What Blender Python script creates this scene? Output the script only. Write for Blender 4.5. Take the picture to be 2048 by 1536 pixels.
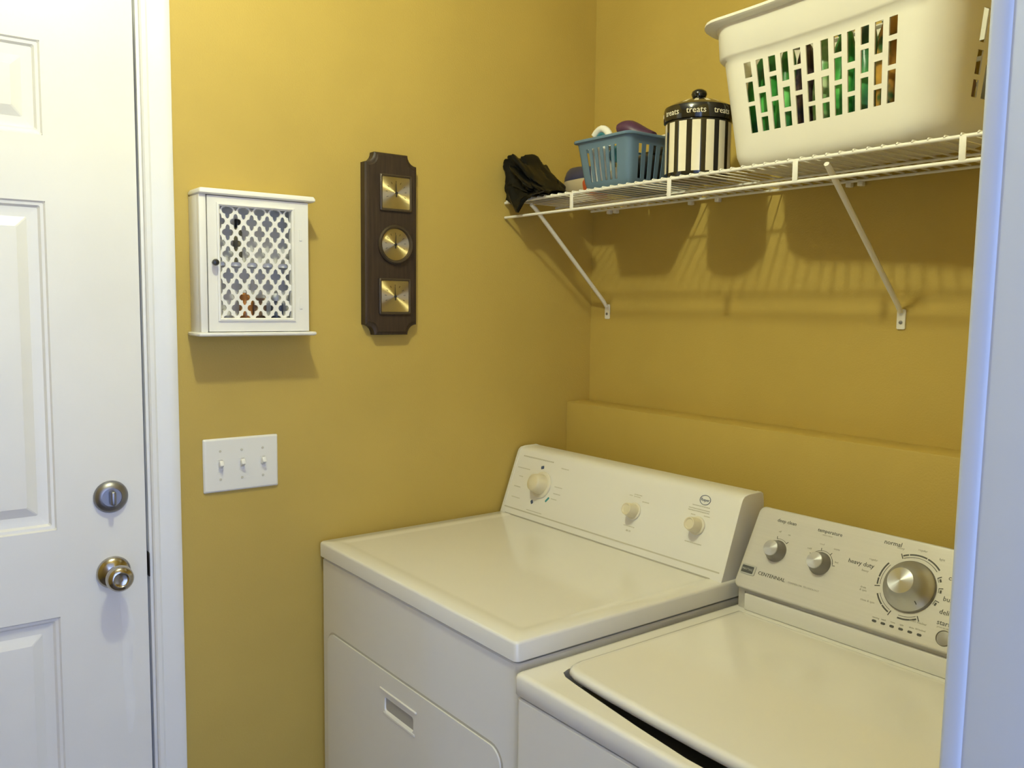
import bpy, bmesh, math, random
from mathutils import Vector, Matrix, noise
random.seed(7)
scene = bpy.context.scene
C = scene.collection
PI = math.pi
for o in list(bpy.data.objects):
    bpy.data.objects.remove(o)

# ------------------------------------------------------------------ camera
cam_d = bpy.data.cameras.new('camera'); cam = bpy.data.objects.new('camera', cam_d); C.objects.link(cam)
YAW, PITCH, ROLL = 0.9203, 0.0900, 0.0110
_f = Vector((-math.sin(YAW)*math.cos(PITCH), math.cos(YAW)*math.cos(PITCH), -math.sin(PITCH)))
_r0 = Vector((math.cos(YAW), math.sin(YAW), 0)); _u0 = _r0.cross(_f)
_r = math.cos(ROLL)*_r0 + math.sin(ROLL)*_u0; _u = -math.sin(ROLL)*_r0 + math.cos(ROLL)*_u0
m = Matrix((_r, _u, -_f)).transposed().to_4x4(); m.translation = (1.8097, -1.6526, 1.4517)
cam.matrix_world = m
cam_d.sensor_width = 36.0; cam_d.sensor_fit = 'HORIZONTAL'
cam_d.lens = 1732.9/2048*36.0
cam_d.clip_start = 0.02
scene.camera = cam

# ------------------------------------------------------------------ world / light / exposure
W = bpy.data.worlds.new('daylight'); scene.world = W; W.use_nodes = True
bg = W.node_tree.nodes['Background']
bg.inputs['Color'].default_value = (0.44, 0.58, 1.0, 1); bg.inputs['Strength'].default_value = 3.8
BULB = (0.85, -1.26, 2.43)
BULB_COLOR = (0.97, 1.0, 0.67); BULB_STRENGTH = 830.0
vs = scene.view_settings
vs.view_transform = 'Standard'; vs.look = 'None'; vs.gamma = 1.0; vs.exposure = 0.0; vs.use_curve_mapping = False

# ------------------------------------------------------------------ helpers: materials
def mat(name, col, rough=0.5, metal=0.0, var=0.0, vscale=8.0, bump=0.0, bscale=200.0, emit=None, spec=0.5,
        coat=0.0, trans=0.0, aniso=0.0, axis='Z', alpha=1.0, stretch=None):
    M = bpy.data.materials.new(name); M.use_nodes = True
    nt = M.node_tree; b = nt.nodes['Principled BSDF']
    c = (*col, 1)
    b.inputs['Base Color'].default_value = c; b.inputs['Roughness'].default_value = rough
    b.inputs['Metallic'].default_value = metal; b.inputs['Specular IOR Level'].default_value = spec
    b.inputs['Coat Weight'].default_value = coat; b.inputs['Transmission Weight'].default_value = trans
    tc = nt.nodes.new('ShaderNodeTexCoord')
    src = tc.outputs['Object']
    if stretch:
        mp = nt.nodes.new('ShaderNodeMapping'); mp.inputs['Scale'].default_value = stretch
        nt.links.new(src, mp.inputs['Vector']); src = mp.outputs['Vector']
    if var > 0:
        n = nt.nodes.new('ShaderNodeTexNoise'); n.inputs['Scale'].default_value = vscale; n.inputs['Detail'].default_value = 4
        nt.links.new(src, n.inputs['Vector'])
        r = nt.nodes.new('ShaderNodeMapRange'); r.inputs[1].default_value = .3; r.inputs[2].default_value = .7
        r.inputs[3].default_value = 1-var; r.inputs[4].default_value = 1+var
        nt.links.new(n.outputs['Fac'], r.inputs[0])
        mx = nt.nodes.new('ShaderNodeVectorMath'); mx.operation = 'SCALE'; mx.inputs[0].default_value = col
        nt.links.new(r.outputs[0], mx.inputs['Scale']); nt.links.new(mx.outputs[0], b.inputs['Base Color'])
    if bump > 0:
        n2 = nt.nodes.new('ShaderNodeTexNoise'); n2.inputs['Scale'].default_value = bscale; n2.inputs['Detail'].default_value = 3
        nt.links.new(src, n2.inputs['Vector'])
        bp = nt.nodes.new('ShaderNodeBump'); bp.inputs['Strength'].default_value = bump; bp.inputs['Distance'].default_value = .002
        nt.links.new(n2.outputs['Fac'], bp.inputs['Height']); nt.links.new(bp.outputs[0], b.inputs['Normal'])
    if aniso > 0:
        b.inputs['Anisotropic'].default_value = aniso; b.inputs['Anisotropic Rotation'].default_value = .25
        t = nt.nodes.new('ShaderNodeTangent'); t.direction_type = 'RADIAL'; t.axis = axis
        nt.links.new(t.outputs[0], b.inputs['Tangent'])
    if emit:
        b.inputs['Emission Color'].default_value = (*emit[0], 1); b.inputs['Emission Strength'].default_value = emit[1]
    return M

MT = dict(
    wall=mat('yellow_wall_paint', (.49, .355, .088), .55, var=.05, vscale=3, bump=.25, bscale=260, spec=.3),
    ceil=mat('ceiling_paint', (.76, .74, .70), .8, var=.02, bump=.3, bscale=120),
    floor=mat('vinyl_floor', (.12, .10, .085), .45, var=.12, vscale=14),
    trim=mat('white_trim_paint', (.80, .80, .79), .35, var=.015, vscale=6),
    jamb=mat('daylight_toned_jamb_paint', (.55, .585, .66), .42, var=.02, vscale=6),  # white jamb; dimmer, cool daylight tone put into its base colour
    door=mat('white_door_paint', (.80, .79, .76), .32, var=.03, vscale=4, bump=.08, bscale=90),
    dark=mat('dark_backing', (.05, .05, .05), .7, var=.1),
    enamel=mat('white_enamel', (.78, .77, .735), .20, var=.012, vscale=5, coat=.35),
    enamel2=mat('white_enamel_washer', (.78, .765, .725), .20, var=.012, vscale=5, coat=.35),
    cons=mat('white_console_plastic', (.80, .79, .75), .35, var=.01),
    silver=mat('silver_console_paint', (.60, .585, .55), .38, metal=.25, var=.02, vscale=300, stretch=(.02, 1, 1)),
    steel=mat('spun_steel', (.54, .55, .57), .30, metal=1, aniso=.75, axis='Z', var=.03, vscale=30),
    steeld=mat('dark_steel', (.30, .29, .28), .35, metal=.9, var=.03),
    chrome=mat('satin_nickel', (.46, .43, .39), .18, metal=1, var=.03),
    chromed=mat('dull_nickel', (.30, .30, .32), .38, metal=1, var=.03),
    knobw=mat('beige_knob_plastic', (.70, .64, .47), .4, var=.02),
    knobw2=mat('white_knob_plastic', (.74, .70, .58), .4, var=.02),
    ink=mat('dark_ink', (.06, .06, .055), .5, var=.05), inkg=mat('grey_ink', (.42, .40, .35), .5, var=.05),
    inkl=mat('pale_ink', (.55, .53, .44), .5, var=.05),
    blue_ink=mat('navy_ink', (.08, .11, .20), .5, var=.05), teal_ink=mat('teal_ink', (.05, .27, .30), .5, var=.05),
    badge=mat('charcoal_badge', (.07, .075, .075), .35, var=.05), badge_l=mat('badge_letter', (.45, .45, .43), .4, var=.05),
    cab=mat('white_cabinet_paint', (.80, .785, .74), .4, var=.02),
    black=mat('black_metal', (.02, .022, .025), .3, var=.1),
    walnut=mat('dark_walnut', (.034, .020, .012), .5, var=.35, vscale=30, stretch=(1, 6, .5)),
    brass=mat('brushed_brass', (.70, .60, .33), .48, metal=1, aniso=.97, axis='X', var=.04, vscale=40),
    bezel=mat('bronze_bezel', (.07, .05, .03), .4, metal=.3, var=.1),
    wire=mat('white_coated_wire', (.82, .80, .74), .35, var=.02),
    plate=mat('white_switch_plastic', (.78, .77, .73), .3, var=.01),
    basket=mat('cream_plastic', (.73, .705, .635), .38, var=.02, vscale=10),
    blue=mat('blue_plastic', (.115, .190, .275), .38, var=.05),
    cerb=mat('black_glaze', (.008, .008, .009), .12, var=.1, coat=.5), cerw=mat('cream_glaze', (.80, .74, .58), .18, var=.03, coat=.4),
    bag=mat('black_bag_plastic', (.005, .0055, .0055), .30, var=.2, vscale=20, bump=.12, bscale=40, spec=.18),
    purple=mat('purple_plastic', (.075, .025, .065), .4, var=.15), white=mat('white_plastic', (.80, .80, .76), .35, var=.02),
    teal=mat('teal_plastic', (.03, .20, .28), .4, var=.05), cloth=mat('white_cloth', (.78, .75, .68), .9, var=.05, bump=.5, bscale=120),
    green=mat('green_plastic', (.05, .34, .06), .12, var=.45, vscale=16, trans=.45), greend=mat('dark_green_plastic', (.02, .17, .05), .2, var=.4, vscale=14),
    greenb=mat('bright_green_foil', (.12, .55, .10), .3, var=.4, vscale=22), greenl=mat('pale_green_wrap', (.28, .42, .16), .4, var=.4, vscale=25),
    amber=mat('amber_plastic', (.55, .24, .03), .3, var=.4, vscale=20), brown=mat('brown_paper', (.36, .22, .12), .8, var=.25, vscale=12),
    maroon=mat('maroon_plastic', (.06, .03, .035), .3, var=.3, vscale=18), olive=mat('olive_cloth', (.17, .15, .09), .9, var=.3, vscale=18),
    orange=mat('orange_plastic', (.55, .22, .05), .3, var=.1), can=mat('blue_grey_can', (.12, .14, .20), .3, var=.2),
    wood=mat('brown_box_card', (.20, .12, .07), .7, var=.2), porcelain=mat('lamp_porcelain', (.8, .79, .75), .3, var=.02),
    bulb=mat('glowing_bulb', (.9, .85, .7), .4, emit=(BULB_COLOR, BULB_STRENGTH)),
    strike=mat('dark_strike_plate', (.10, .095, .09), .35, metal=.9, var=.1),
)
MT['stain'] = mat('worn_door_paint', (.845, .84, .825), .25, var=.03, vscale=20)

# ------------------------------------------------------------------ helpers: meshes
def finish(bm, angle=35):
    bmesh.ops.recalc_face_normals(bm, faces=bm.faces)
    me = bpy.data.meshes.new('m'); bm.to_mesh(me); bm.free()
    me.shade_smooth(); me.set_sharp_from_angle(angle=math.radians(angle))
    return me
def root_loc(o):
    l = Vector((0, 0, 0))
    while o is not None:
        l += o.location; o = o.parent
    return l
def obj(name, bm, material, parent=None, angle=35, loc=None):
    me = finish(bm, angle); me.name = name
    if isinstance(material, (list, tuple)):
        for x in material: me.materials.append(MT[x])
    else: me.materials.append(MT[material])
    o = bpy.data.objects.new(name, me); C.objects.link(o)
    base = root_loc(parent) if parent else Vector((0, 0, 0))
    off = base + (Vector(loc) if loc else Vector((0, 0, 0)))
    if loc: o.location = loc
    me.transform(Matrix.Translation(-off))
    if parent: o.parent = parent
    return o
def tag(o, label, cat, group=None):
    o['label'] = label; o['category'] = cat
    if group: o['group'] = group
    return o
def thing(name, label, cat, loc, group=None):
    o = bpy.data.objects.new(name, None); C.objects.link(o); o.location = loc; o.empty_display_size = .05
    return tag(o, label, cat, group)
def struct(o): o['kind'] = 'structure'; return o
def single(name, bm, material, label, cat, loc, group=None, angle=35):
    return tag(obj(name, bm, material, loc=loc, angle=angle), label, cat, group)

def B(): return bmesh.new()
def box(bm, x0, x1, y0, y1, z0, z1, bev=0, seg=2, M=None):
    r = bmesh.ops.create_cube(bm, size=1); vs_ = r['verts']
    for v in vs_:
        v.co = Vector(((x0+x1)/2+v.co.x*(x1-x0), (y0+y1)/2+v.co.y*(y1-y0), (z0+z1)/2+v.co.z*(z1-z0)))
    if bev > 0:
        es = list({e for v in vs_ for e in v.link_edges})
        r = bmesh.ops.bevel(bm, geom=es, offset=bev, segments=seg, affect='EDGES', profile=.5)
        vs_ = list({v for f in r['faces'] for v in f.verts} | {v for v in vs_ if v.is_valid})
    if M is not None:
        for v in vs_: v.co = M @ v.co
    return bm
def rrect(x0, x1, y0, y1, r, n=5):
    r = max(min(r, (x1-x0)/2-1e-5, (y1-y0)/2-1e-5), 1e-5); P = []
    for cx, cy, a in ((x1-r, y0+r, -PI/2), (x1-r, y1-r, 0), (x0+r, y1-r, PI/2), (x0+r, y0+r, PI)):
        for k in range(n+1):
            t = a+PI/2*k/n; P.append((cx+r*math.cos(t), cy+r*math.sin(t)))
    return P
def loft(bm, rings, cap0=True, cap1=True, M=None, closed=True):
    R = []
    for ring in rings:
        R.append([bm.verts.new(M @ Vector(p) if M is not None else Vector(p)) for p in ring])
    n = len(R[0])
    for a, b in zip(R[:-1], R[1:]):
        for i in range(n if closed else n-1):
            j = (i+1) % n
            bm.faces.new((a[i], a[j], b[j], b[i]))
    for on, ring in ((cap0, R[0]), (cap1, R[-1])):
        if not on: continue
        if n > 8:                                   # a thin in-plane border keeps the flat cap shaded flat
            c = sum((v.co for v in ring), Vector())/n
            inner = [bm.verts.new(v.co+(c-v.co)*.03) for v in ring]
            for i in range(n):
                j = (i+1) % n; bm.faces.new((ring[i], ring[j], inner[j], inner[i]))
            ring = inner
        bm.faces.new(ring)
    return R
def rrloft(bm, x0, x1, y0, y1, prof, M=None, n=5, cap0=True, cap1=True):
    """prof: list of (inset, height, corner radius)"""
    return loft(bm, [[(px, py, h) for px, py in rrect(x0+i, x1-i, y0+i, y1-i, r, n)] for i, h, r in prof], cap0, cap1, M)
def lathe(bm, prof, n=32, M=None, cap0=True, cap1=True):
    return loft(bm, [[(r*math.cos(2*PI*k/n), r*math.sin(2*PI*k/n), z) for k in range(n)] for r, z in prof], cap0, cap1, M)
def tube(bm, pts, r, n=6, cap=True):
    pts = [Vector(p) for p in pts]; rings = []
    for i, p in enumerate(pts):
        d = (pts[min(i+1, len(pts)-1)]-pts[max(i-1, 0)]).normalized()
        a = Vector((0, 0, 1)) if abs(d.z) < .9 else Vector((1, 0, 0))
        s = d.cross(a).normalized(); t = d.cross(s)
        rr = r[i] if isinstance(r, (list, tuple)) else r
        rings.append([p+rr*(math.cos(2*PI*k/n)*s+math.sin(2*PI*k/n)*t) for k in range(n)])
    return loft(bm, rings, cap, cap)
def plate(bm, outer, holes, z0, z1, M=None, back=True):
    """flat polygon with holes at height z1, extruded down to z0 (outer and hole walls)"""
    edges = []
    for loop in [outer]+holes:
        v1 = [bm.verts.new((*p, z1)) for p in loop]; v0 = [bm.verts.new((*p, z0)) for p in loop]
        n = len(loop)
        for i in range(n):
            j = (i+1) % n
            bm.faces.new((v0[i], v0[j], v1[j], v1[i]))
            edges.append(bm.edges.get((v1[i], v1[j])))
    allv = list(bm.verts)
    bmesh.ops.triangle_fill(bm, edges=edges, use_beauty=True, use_dissolve=False)
    if M is not None:
        for v in allv: v.co = M @ v.co
    return bm
def frame(o, ex, ey, ez):
    m = Matrix((Vector(ex), Vector(ey), Vector(ez))).transposed().to_4x4(); m.translation = Vector(o); return m
def text_bm(s, size, M, align='LEFT', depth=.0002, sx=1.0, fn=None):
    cu = bpy.data.curves.new('t', 'FONT'); cu.body = s; cu.size = size; cu.align_x = align; cu.align_y = 'CENTER'
    cu.resolution_u = 2; cu.extrude = depth
    o = bpy.data.objects.new('t', cu); C.objects.link(o)
    me = bpy.data.meshes.new_from_object(o)
    bpy.data.objects.remove(o); bpy.data.curves.remove(cu)
    bm = B(); bm.from_mesh(me); bpy.data.meshes.remove(me)
    for v in bm.verts:
        v.co.x *= sx; v.co = fn(v.co) if fn else M @ v.co
    return bm
def merge(dst, src):
    me = bpy.data.meshes.new('x'); src.to_mesh(me); src.free(); dst.from_mesh(me); bpy.data.meshes.remove(me)

# ================================================================== THE ROOM
RX = 1.53; RY = -2.50; H = 2.535; T = .12          # right wall, front wall, ceiling height
DY0, DY1, DZ = -2.118, -1.192, 2.045              # door opening in the left wall
b = B(); box(b, -T, 0, DY1, .12, 0, H); box(b, -T, 0, RY-T, DY0, 0, H); box(b, -T, 0, DY0, DY1, DZ, H)
struct(obj('wall_left', b, 'wall'))
wb = B(); box(wb, 0, RX+T, 0, .12, 0, H)
wall_back = struct(obj('wall_back', wb, 'wall'))
b = B(); box(b, 0.0, RX, -.085, 0, 0, 1.19, .004, 2)
obj('ledge', b, 'wall', wall_back)
OY0, OY1, OZ = -1.98, -1.016, 2.06                # doorway to the hall in the right wall
b = B(); box(b, RX, RX+T, OY1, 0, 0, H); box(b, RX, RX+T, RY-T, OY0, 0, H); box(b, RX, RX+T, OY0, OY1, OZ, H)
struct(obj('wall_right', b, 'wall'))
b = B(); box(b, 0, RX, RY-T, RY, 0, H); struct(obj('wall_front', b, 'wall'))
b = B(); box(b, -T, 3.6, -3.4, .24, -.1, 0); struct(obj('floor', b, 'floor'))
# hallway behind the camera: unseen ceiling and end walls added to steer daylight, far long side open
b = B(); box(b, RX+T, 3.6, -3.4, .24, H, H+.1); struct(obj('hall_ceiling_added', b, 'ceil'))
b = B(); box(b, RX+T, 3.6, .12, .24, 0, H); struct(obj('wall_hall_back_added', b, 'trim'))
b = B(); box(b, RX, 3.6, -3.4, -3.28, 0, H); box(b, RX, RX+T, -3.28, RY-T, 0, H); struct(obj('wall_hall_front_added', b, 'trim'))
b = B(); box(b, -T, RX+T, RY-T, .12, H, H+.1); struct(obj('ceiling', b, 'ceil'))

# baseboard between door and dryer
b = B(); box(b, 0, .014, -1.13, -.83, 0, .09, .003); struct(obj('baseboard_left', b, 'trim'))

# doorway lining with rounded stop on the right-hand jamb
t1 = struct(bpy.data.objects.new('trim_1', None)); C.objects.link(t1); t1.location = (RX, OY1, 0)
def lean(bm):                                     # this jamb stands slightly out of plumb
    for v in bm.verts: v.co.y += .021*(v.co.z-1.40)+.0052
    return bm
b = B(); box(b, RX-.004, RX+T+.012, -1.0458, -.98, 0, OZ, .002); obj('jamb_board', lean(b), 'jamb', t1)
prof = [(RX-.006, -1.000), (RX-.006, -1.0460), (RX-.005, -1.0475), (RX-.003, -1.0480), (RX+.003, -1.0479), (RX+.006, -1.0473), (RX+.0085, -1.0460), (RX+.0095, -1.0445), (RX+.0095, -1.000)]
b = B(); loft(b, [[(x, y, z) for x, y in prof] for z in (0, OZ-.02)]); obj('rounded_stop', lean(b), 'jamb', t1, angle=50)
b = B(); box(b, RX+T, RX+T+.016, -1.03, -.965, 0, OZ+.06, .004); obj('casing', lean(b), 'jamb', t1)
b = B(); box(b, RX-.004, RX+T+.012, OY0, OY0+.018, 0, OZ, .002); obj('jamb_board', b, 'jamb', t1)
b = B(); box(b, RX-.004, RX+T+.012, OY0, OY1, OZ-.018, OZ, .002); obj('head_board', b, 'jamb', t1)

# exterior door casing, jamb and added backing panel
t2 = struct(bpy.data.objects.new('trim_2', None)); C.objects.link(t2); t2.location = (0, -1.16, 0)
cp = [(0, 0), (.010, 0), (.013, .003), (.0135, .010), (.0115, .014), (.0125, .022), (.0165, .034), (.0175, .044), (.0175, .050), (.015, .055), (.009, .057), (0, .057)]
b = B(); loft(b, [[(x, -1.189+y, z) for x, y in cp] for z in (0, 2.12)]); obj('casing', b, 'trim', t2, angle=30)
b = B(); loft(b, [[(x, DY0-.004-y, z) for x, y in cp] for z in (0, 2.12)]); obj('casing', b, 'trim', t2, angle=30)
b = B(); loft(b, [[(x, yy, 2.052+y) for x, y in cp] for yy in (DY0-.06, -1.132)]); obj('head_casing', b, 'trim', t2, angle=30)
b = B(); box(b, -T, .001, -1.1945, -1.186, 0, DZ, .001); obj('jamb_board', b, 'trim', t2)
b = B(); box(b, -T, .001, DY0-.006, DY0+.004, 0, DZ, .001); obj('jamb_board', b, 'trim', t2)
b = B(); box(b, -T, .001, DY0, DY1, DZ-.006, DZ+.003); obj('head_board', b, 'trim', t2)
b = B(); box(b, -T, -.05, DY0+.004, -1.1945, 0, DZ-.006); obj('dark_backing', b, 'dark', t2)  # dark panel added behind the whole leaf, blocks outside light at the gap
b = B(); rrloft(b, .896, .946, -.028, .0035, [(0, 0, .004), (0, .0012, .004), (.001, .002, .003)], frame((0, -1.1945, 0), (0, 0, 1), (1, 0, 0), (0, -1, 0)))
obj('strike_plate', b, 'strike', t2)['label'] = 'dark metal strike plate'

# the door: leaf, six raised panels, knob, deadbolt
d1 = struct(bpy.data.objects.new('door_1', None)); C.objects.link(d1); d1.location = (0, -1.65, 0)
LY0, LY1 = -2.112, -1.1995
FD = frame((0, 0, 0), (0, 1, 0), (0, 0, 1), (1, 0, 0))        # local (y, z, out)
cols = [(-1.595, -1.360), (-1.952, -1.717)]; rows = [(1.753, 1.921), (1.017, 1.634), (.225, .847)]
holes = [[(a, c), (e, c), (e, g), (a, g)] for a, e in cols for c, g in rows]
b = B(); plate(b, [(LY0, .008), (LY1, .008), (LY1, 2.037), (LY0, 2.037)], holes, -.044, 0, FD); obj('leaf', b, 'door', d1, angle=20)
for a, e in cols:
    for c, g in rows:
        b = B()
        rrloft(b, a, e, c, g, [(0, 0, .002), (.003, -.0035, .002), (.008, -.0045, .002), (.012, -.009, .002), (.018, -.0105, .002), (.030, -.0105, .002), (.048, -.003, .002), (.051, -.0028, .002)], FD, n=1, cap0=False)
        obj('raised_panel', b, 'door', d1, angle=12)
KN = frame((0, -1.263, .918), (0, 1, 0), (0, 0, 1), (1, 0, 0))
b = B(); lathe(b, [(.0315, 0), (.032, .004), (.030, .008), (.024, .012), (.014, .016), (.012, .03), (.0125, .034)], 40, KN); kn = obj('knob_rose', b, 'chrome', d1, angle=50)
b = B(); lathe(b, [(.0125, .030), (.018, .034), (.0235, .041), (.0255, .050), (.0245, .058), (.020, .0635), (.0145, .065), (.0135, .0635), (.010, .0625), (.004, .062)], 40, KN); obj('door_knob', b, 'chrome', kn, angle=50)
DB = frame((0, -1.264, 1.070), (0, 1, 0), (0, 0, 1), (1, 0, 0))
b = B(); lathe(b, [(.0315, 0), (.032, .004), (.029, .009), (.022, .013), (.0185, .014), (.018, .012), (.008, .012)], 40, DB); db = obj('deadbolt_rose', b, 'chromed', d1, angle=50)
b = B(); box(b, -.005, .005, -.014, .014, .011, .030, .0035, 3, DB); obj('thumb_turn', b, 'chromed', db)
# pale touched-up streaks of paint below the knob
def blob(bm, pts, h, M):
    n = 12; L = []; Rr = []
    for i in range(n+1):
        t = i/n*(len(pts)-1); k = min(int(t), len(pts)-2); f = t-k; f = f*f*(3-2*f)
        y, z, w = [pts[k][q]*(1-f)+pts[k+1][q]*f for q in range(3)]
        L.append((y-w, z)); Rr.append((y+w, z))
    loop = L+Rr[::-1]
    bm.faces.new([bm.verts.new(M @ Vector((p[0], p[1], h))) for p in loop])
b = B(); blob(b, [(-1.246, .862, .008), (-1.238, .80, .012), (-1.243, .72, .009), (-1.238, .64, .010), (-1.240, .58, .004)], .0006, FD)
obj('paint_streak', b, 'stain', d1)

# ================================================================== CEILING LAMP (just above the frame)
L = thing('ceiling_lamp', 'bare bulb ceiling lamp with round porcelain holder', 'lamp', (BULB[0], BULB[1], H))
LM = Matrix.Translation((BULB[0], BULB[1], H)) @ Matrix.Rotation(PI, 4, 'X')
b = B(); lathe(b, [(.058, 0), (.058, .008), (.050, .016), (.030, .026), (.024, .045), (.023, .055), (.016, .055)], 32, LM); obj('lamp_holder', b, 'porcelain', L)
b = B(); lathe(b, [(.0, .055), (.014, .056), (.015, .070), (.024, .086), (.030, .104), (.0275, .121), (.017, .132), (.0, .136)][1:-1], 20, LM); obj('light_bulb', b, 'bulb', L, angle=80)

# ================================================================== DRYER
GX0, GX1, YF, ZT = .009, .746, -.8274, .914
dry = thing('dryer', 'white front-loading clothes dryer with white sloped console in the corner', 'dryer', ((GX0+GX1)/2, -.5, 0))
b = B(); rrloft(b, GX0+.002, GX1-.002, YF+.003, -.15, [(0, .03, .01), (0, .8725, .01), (.003, .875, .008)]); obj('body', b, 'enamel', dry)
b = B(); rrloft(b, GX0, GX1, YF-.002, -.15, [(.002, .8790, .008), (.0, .881, .009), (0, .9085, .009), (.0012, .912, .009), (.004, .914, .008), (.038, .914, .010), (.044, .9128, .012)], n=6)
top = obj('top', b, 'enamel', dry, angle=40)
b = B(); blob(b, [(.572, -.452, .0012), (.575, -.446, .004), (.579, -.440, .0015)], .9126, Matrix.Identity(4)); sc = obj('scuff_mark', b, 'olive', top)
b = B(); box(b, GX0+.03, GX1-.03, YF+.03, -.2, 0, .03, .005); obj('plinth', b, 'dark', dry)
# door with scooped handle
FF = frame((0, YF+.003, 0), (1, 0, 0), (0, 0, 1), (0, -1, 0))   # (x, z, out)
outer = rrect(.046, .704, .20, .713, .030, 6); hole = rrect(.311, .424, .629, .660, .006, 3)
b = B(); rrloft(b, .041, .709, .195, .7175, [(0, 0, .034), (0, .0004, .034)], FF, n=6); gap = obj('door_gap', b, 'inkg', dry)
b = B(); plate(b, outer, [hole], 0.0, .0035, FF)
R0 = rrect(.311, .424, .629, .660, .006, 3); 
loft(b, [[(x, z, .0035) for x, z in R0], [(x, z, -.014) for x, z in rrect(.314, .421, .647, .6585, .005, 3)]], cap0=False, cap1=True, M=FF)
dd = obj('door', b, 'enamel', dry, angle=25)
b = B(); rrloft(b, .292, .436, .670, .6755, [(0, 0.003, .002), (.0, .0045, .002), (.0015, .006, .002)], FF, n=3); obj('handle_brow', b, 'enamel', dd)
b = B(); rrloft(b, .306, .430, .6215, .629, [(0, .003, .002), (.001, .0045, .002), (.002, .005, .002)], FF, n=3); obj('handle_sill', b, 'enamel', dd)
# console
yb, zb, yt, zt = -.316, .9135, -.257, 1.076
ev = Vector((0, yt-yb, zt-zb)); LV = ev.length; ev.normalize(); en = Vector((1, 0, 0)).cross(ev)
FC = frame((GX0, yb, zb), (1, 0, 0), ev, en)                    # (u, v, out)
CW = .731
sec = [(-.316, .9135), (-.257-.004, 1.064), (-.257, 1.0725), (-.250, 1.078), (-.236, 1.0805), (-.200, 1.081), (-.193, 1.077), (-.19, 1.06), (-.19, .9135)]
b = B(); loft(b, [[(x, y, z) for y, z in sec] for x in (GX0+.008, GX0+CW-.008)], True, True)
con = obj('console', b, 'cons', dry, angle=40)
for xx in (0, 1):
    b = B(); x0, x1 = ((GX0, GX0+.010), (GX0+CW-.010, GX0+CW))[xx]
    S = [(y-.0012 if y < -.2 else y, z+(.001 if z > 1 else 0)) for y, z in sec]
    c = Vector((0, -.25, .99))
    rings = [(x0, .993 if xx == 0 else 1), (x0+.001, 1), (x1-.001, 1), (x1, .993 if xx else 1)]
    loft(b, [[(x, -.25+(y+.25)*s, .9135+(z-.9135)*s) for y, z in S] for x, s in rings]); obj('end_cap', b, 'cons', con, angle=40)
b = B(); box(b, .004, CW-.004, .0155, .0185, -.0004, .0006, 0, 1, FC); obj('groove', b, 'inkl', con)
b = B(); box(b, .02, CW-.03, -.001, .0022, 0, .0008, 0, 1, FC); obj('base_gap', b, 'inkg', con)
def knob(parent, name, u, v, F, r, prof, matn, n=36, cap=None, pointer=None):
    M = F @ Matrix.Translation((u, v, 0))
    b = B(); lathe(b, [(q*r, h) for q, h in prof], n, M); k = obj(name, b, matn, parent, angle=40)
    return k, M
WM = {}
def oriented(name, bm_local, matn, parent, M):
    """mesh kept in its own local axes (for radial grain), placed by matrix"""
    me = finish(bm_local, 40); me.name = name; me.materials.append(MT[matn])
    o = bpy.data.objects.new(name, me); C.objects.link(o)
    o.parent = parent
    base = WM.get(parent.name, Matrix.Translation(root_loc(parent)))
    o.matrix_local = base.inverted() @ M
    WM[o.name] = M
    return o
k, M = knob(con, 'timer_dial', .132, .094, FC, .034, [(1, 0), (1, .004), (.96, .0055), (.80, .0058)], 'knobw2')
b = B(); lathe(b, [(.026, .005), (.0235, .024), (.021, .032), (.018, .034), (.005, .0345)], 36, M); obj('timer_knob', b, 'knobw', k, angle=40)
for u, v in ((.458, .091), (.638, .096)):
    k, M = knob(con, 'selector_base', u, v, FC, .0195, [(1, 0), (1, .003), (.95, .004), (.7, .0042)], 'knobw2')
    b = B(); lathe(b, [(.0155, .003), (.0145, .022), (.013, .028), (.011, .0285), (.009, .0265), (.002, .0265)], 30, M); obj('selector_knob', b, 'knobw', k, angle=40)
def dashes(bm, u, v, w, h, F, seed=0, fill=.8):
    rnd = random.Random(seed); x = u
    while x < u+w:
        ww = min(rnd.uniform(.5, 1.6)*h*1.2, u+w-x)
        if ww <= 0: break
        box(bm, x, x+ww*fill, v-h/2, v+h/2, 0, .0003, 0, 1, F); x += ww+h*.25
b = B()
for i, (u, v, w, h) in enumerate([(.031, .156, .122, .0032), (.020, .124, .050, .0022), (.035, .102, .016, .002), (.026, .074, .026, .0022), (.028, .046, .034, .0022), (.186, .146, .028, .0024), (.180, .098, .028, .002), (.182, .081, .026, .002), (.178, .067, .022, .002), (.10, .024, .06, .002),
        (.432, .124, .010, .0022), (.446, .128, .024, .0025), (.446, .1235, .02, .002), (.474, .116, .020, .0022), (.438, .056, .034, .0022), (.449, .046, .014, .004),
        (.612, .137, .046, .002), (.604, .130, .056, .002), (.604, .1255, .056, .002), (.614, .117, .012, .0018), (.648, .119, .016, .0018), (.616, .060, .044, .0022)]):
    dashes(b, u, v, w, h, FC, i)
obj('printed_marks', b, 'inkl', con)['kind'] = 'stuff'
for (u, v, a, w, h, mm) in ((.116, .137, .3, .011, .008, 'blue_ink'), (.112, .046, -.9, .010, .008, 'blue_ink'), (.166, .062, .9, .016, .0055, 'teal_ink')):
    b = B(); rrloft(b, -w/2, w/2, -h/2, h/2, [(0, 0, .002), (0, .0004, .002)], FC @ Matrix.Translation((u, v, 0)) @ Matrix.Rotation(a, 4, 'Z'), n=3); obj('setting_mark', b, mm, con)
BM = FC @ Matrix.Translation((.641, .1515, 0)) @ Matrix.Diagonal((1.35, 1, 1, 1))
b = B(); lathe(b, [(.0105, 0), (.0105, .0006), (.0096, .0006), (.0096, .0001)], 32, BM, cap0=False, cap1=False)
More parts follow.
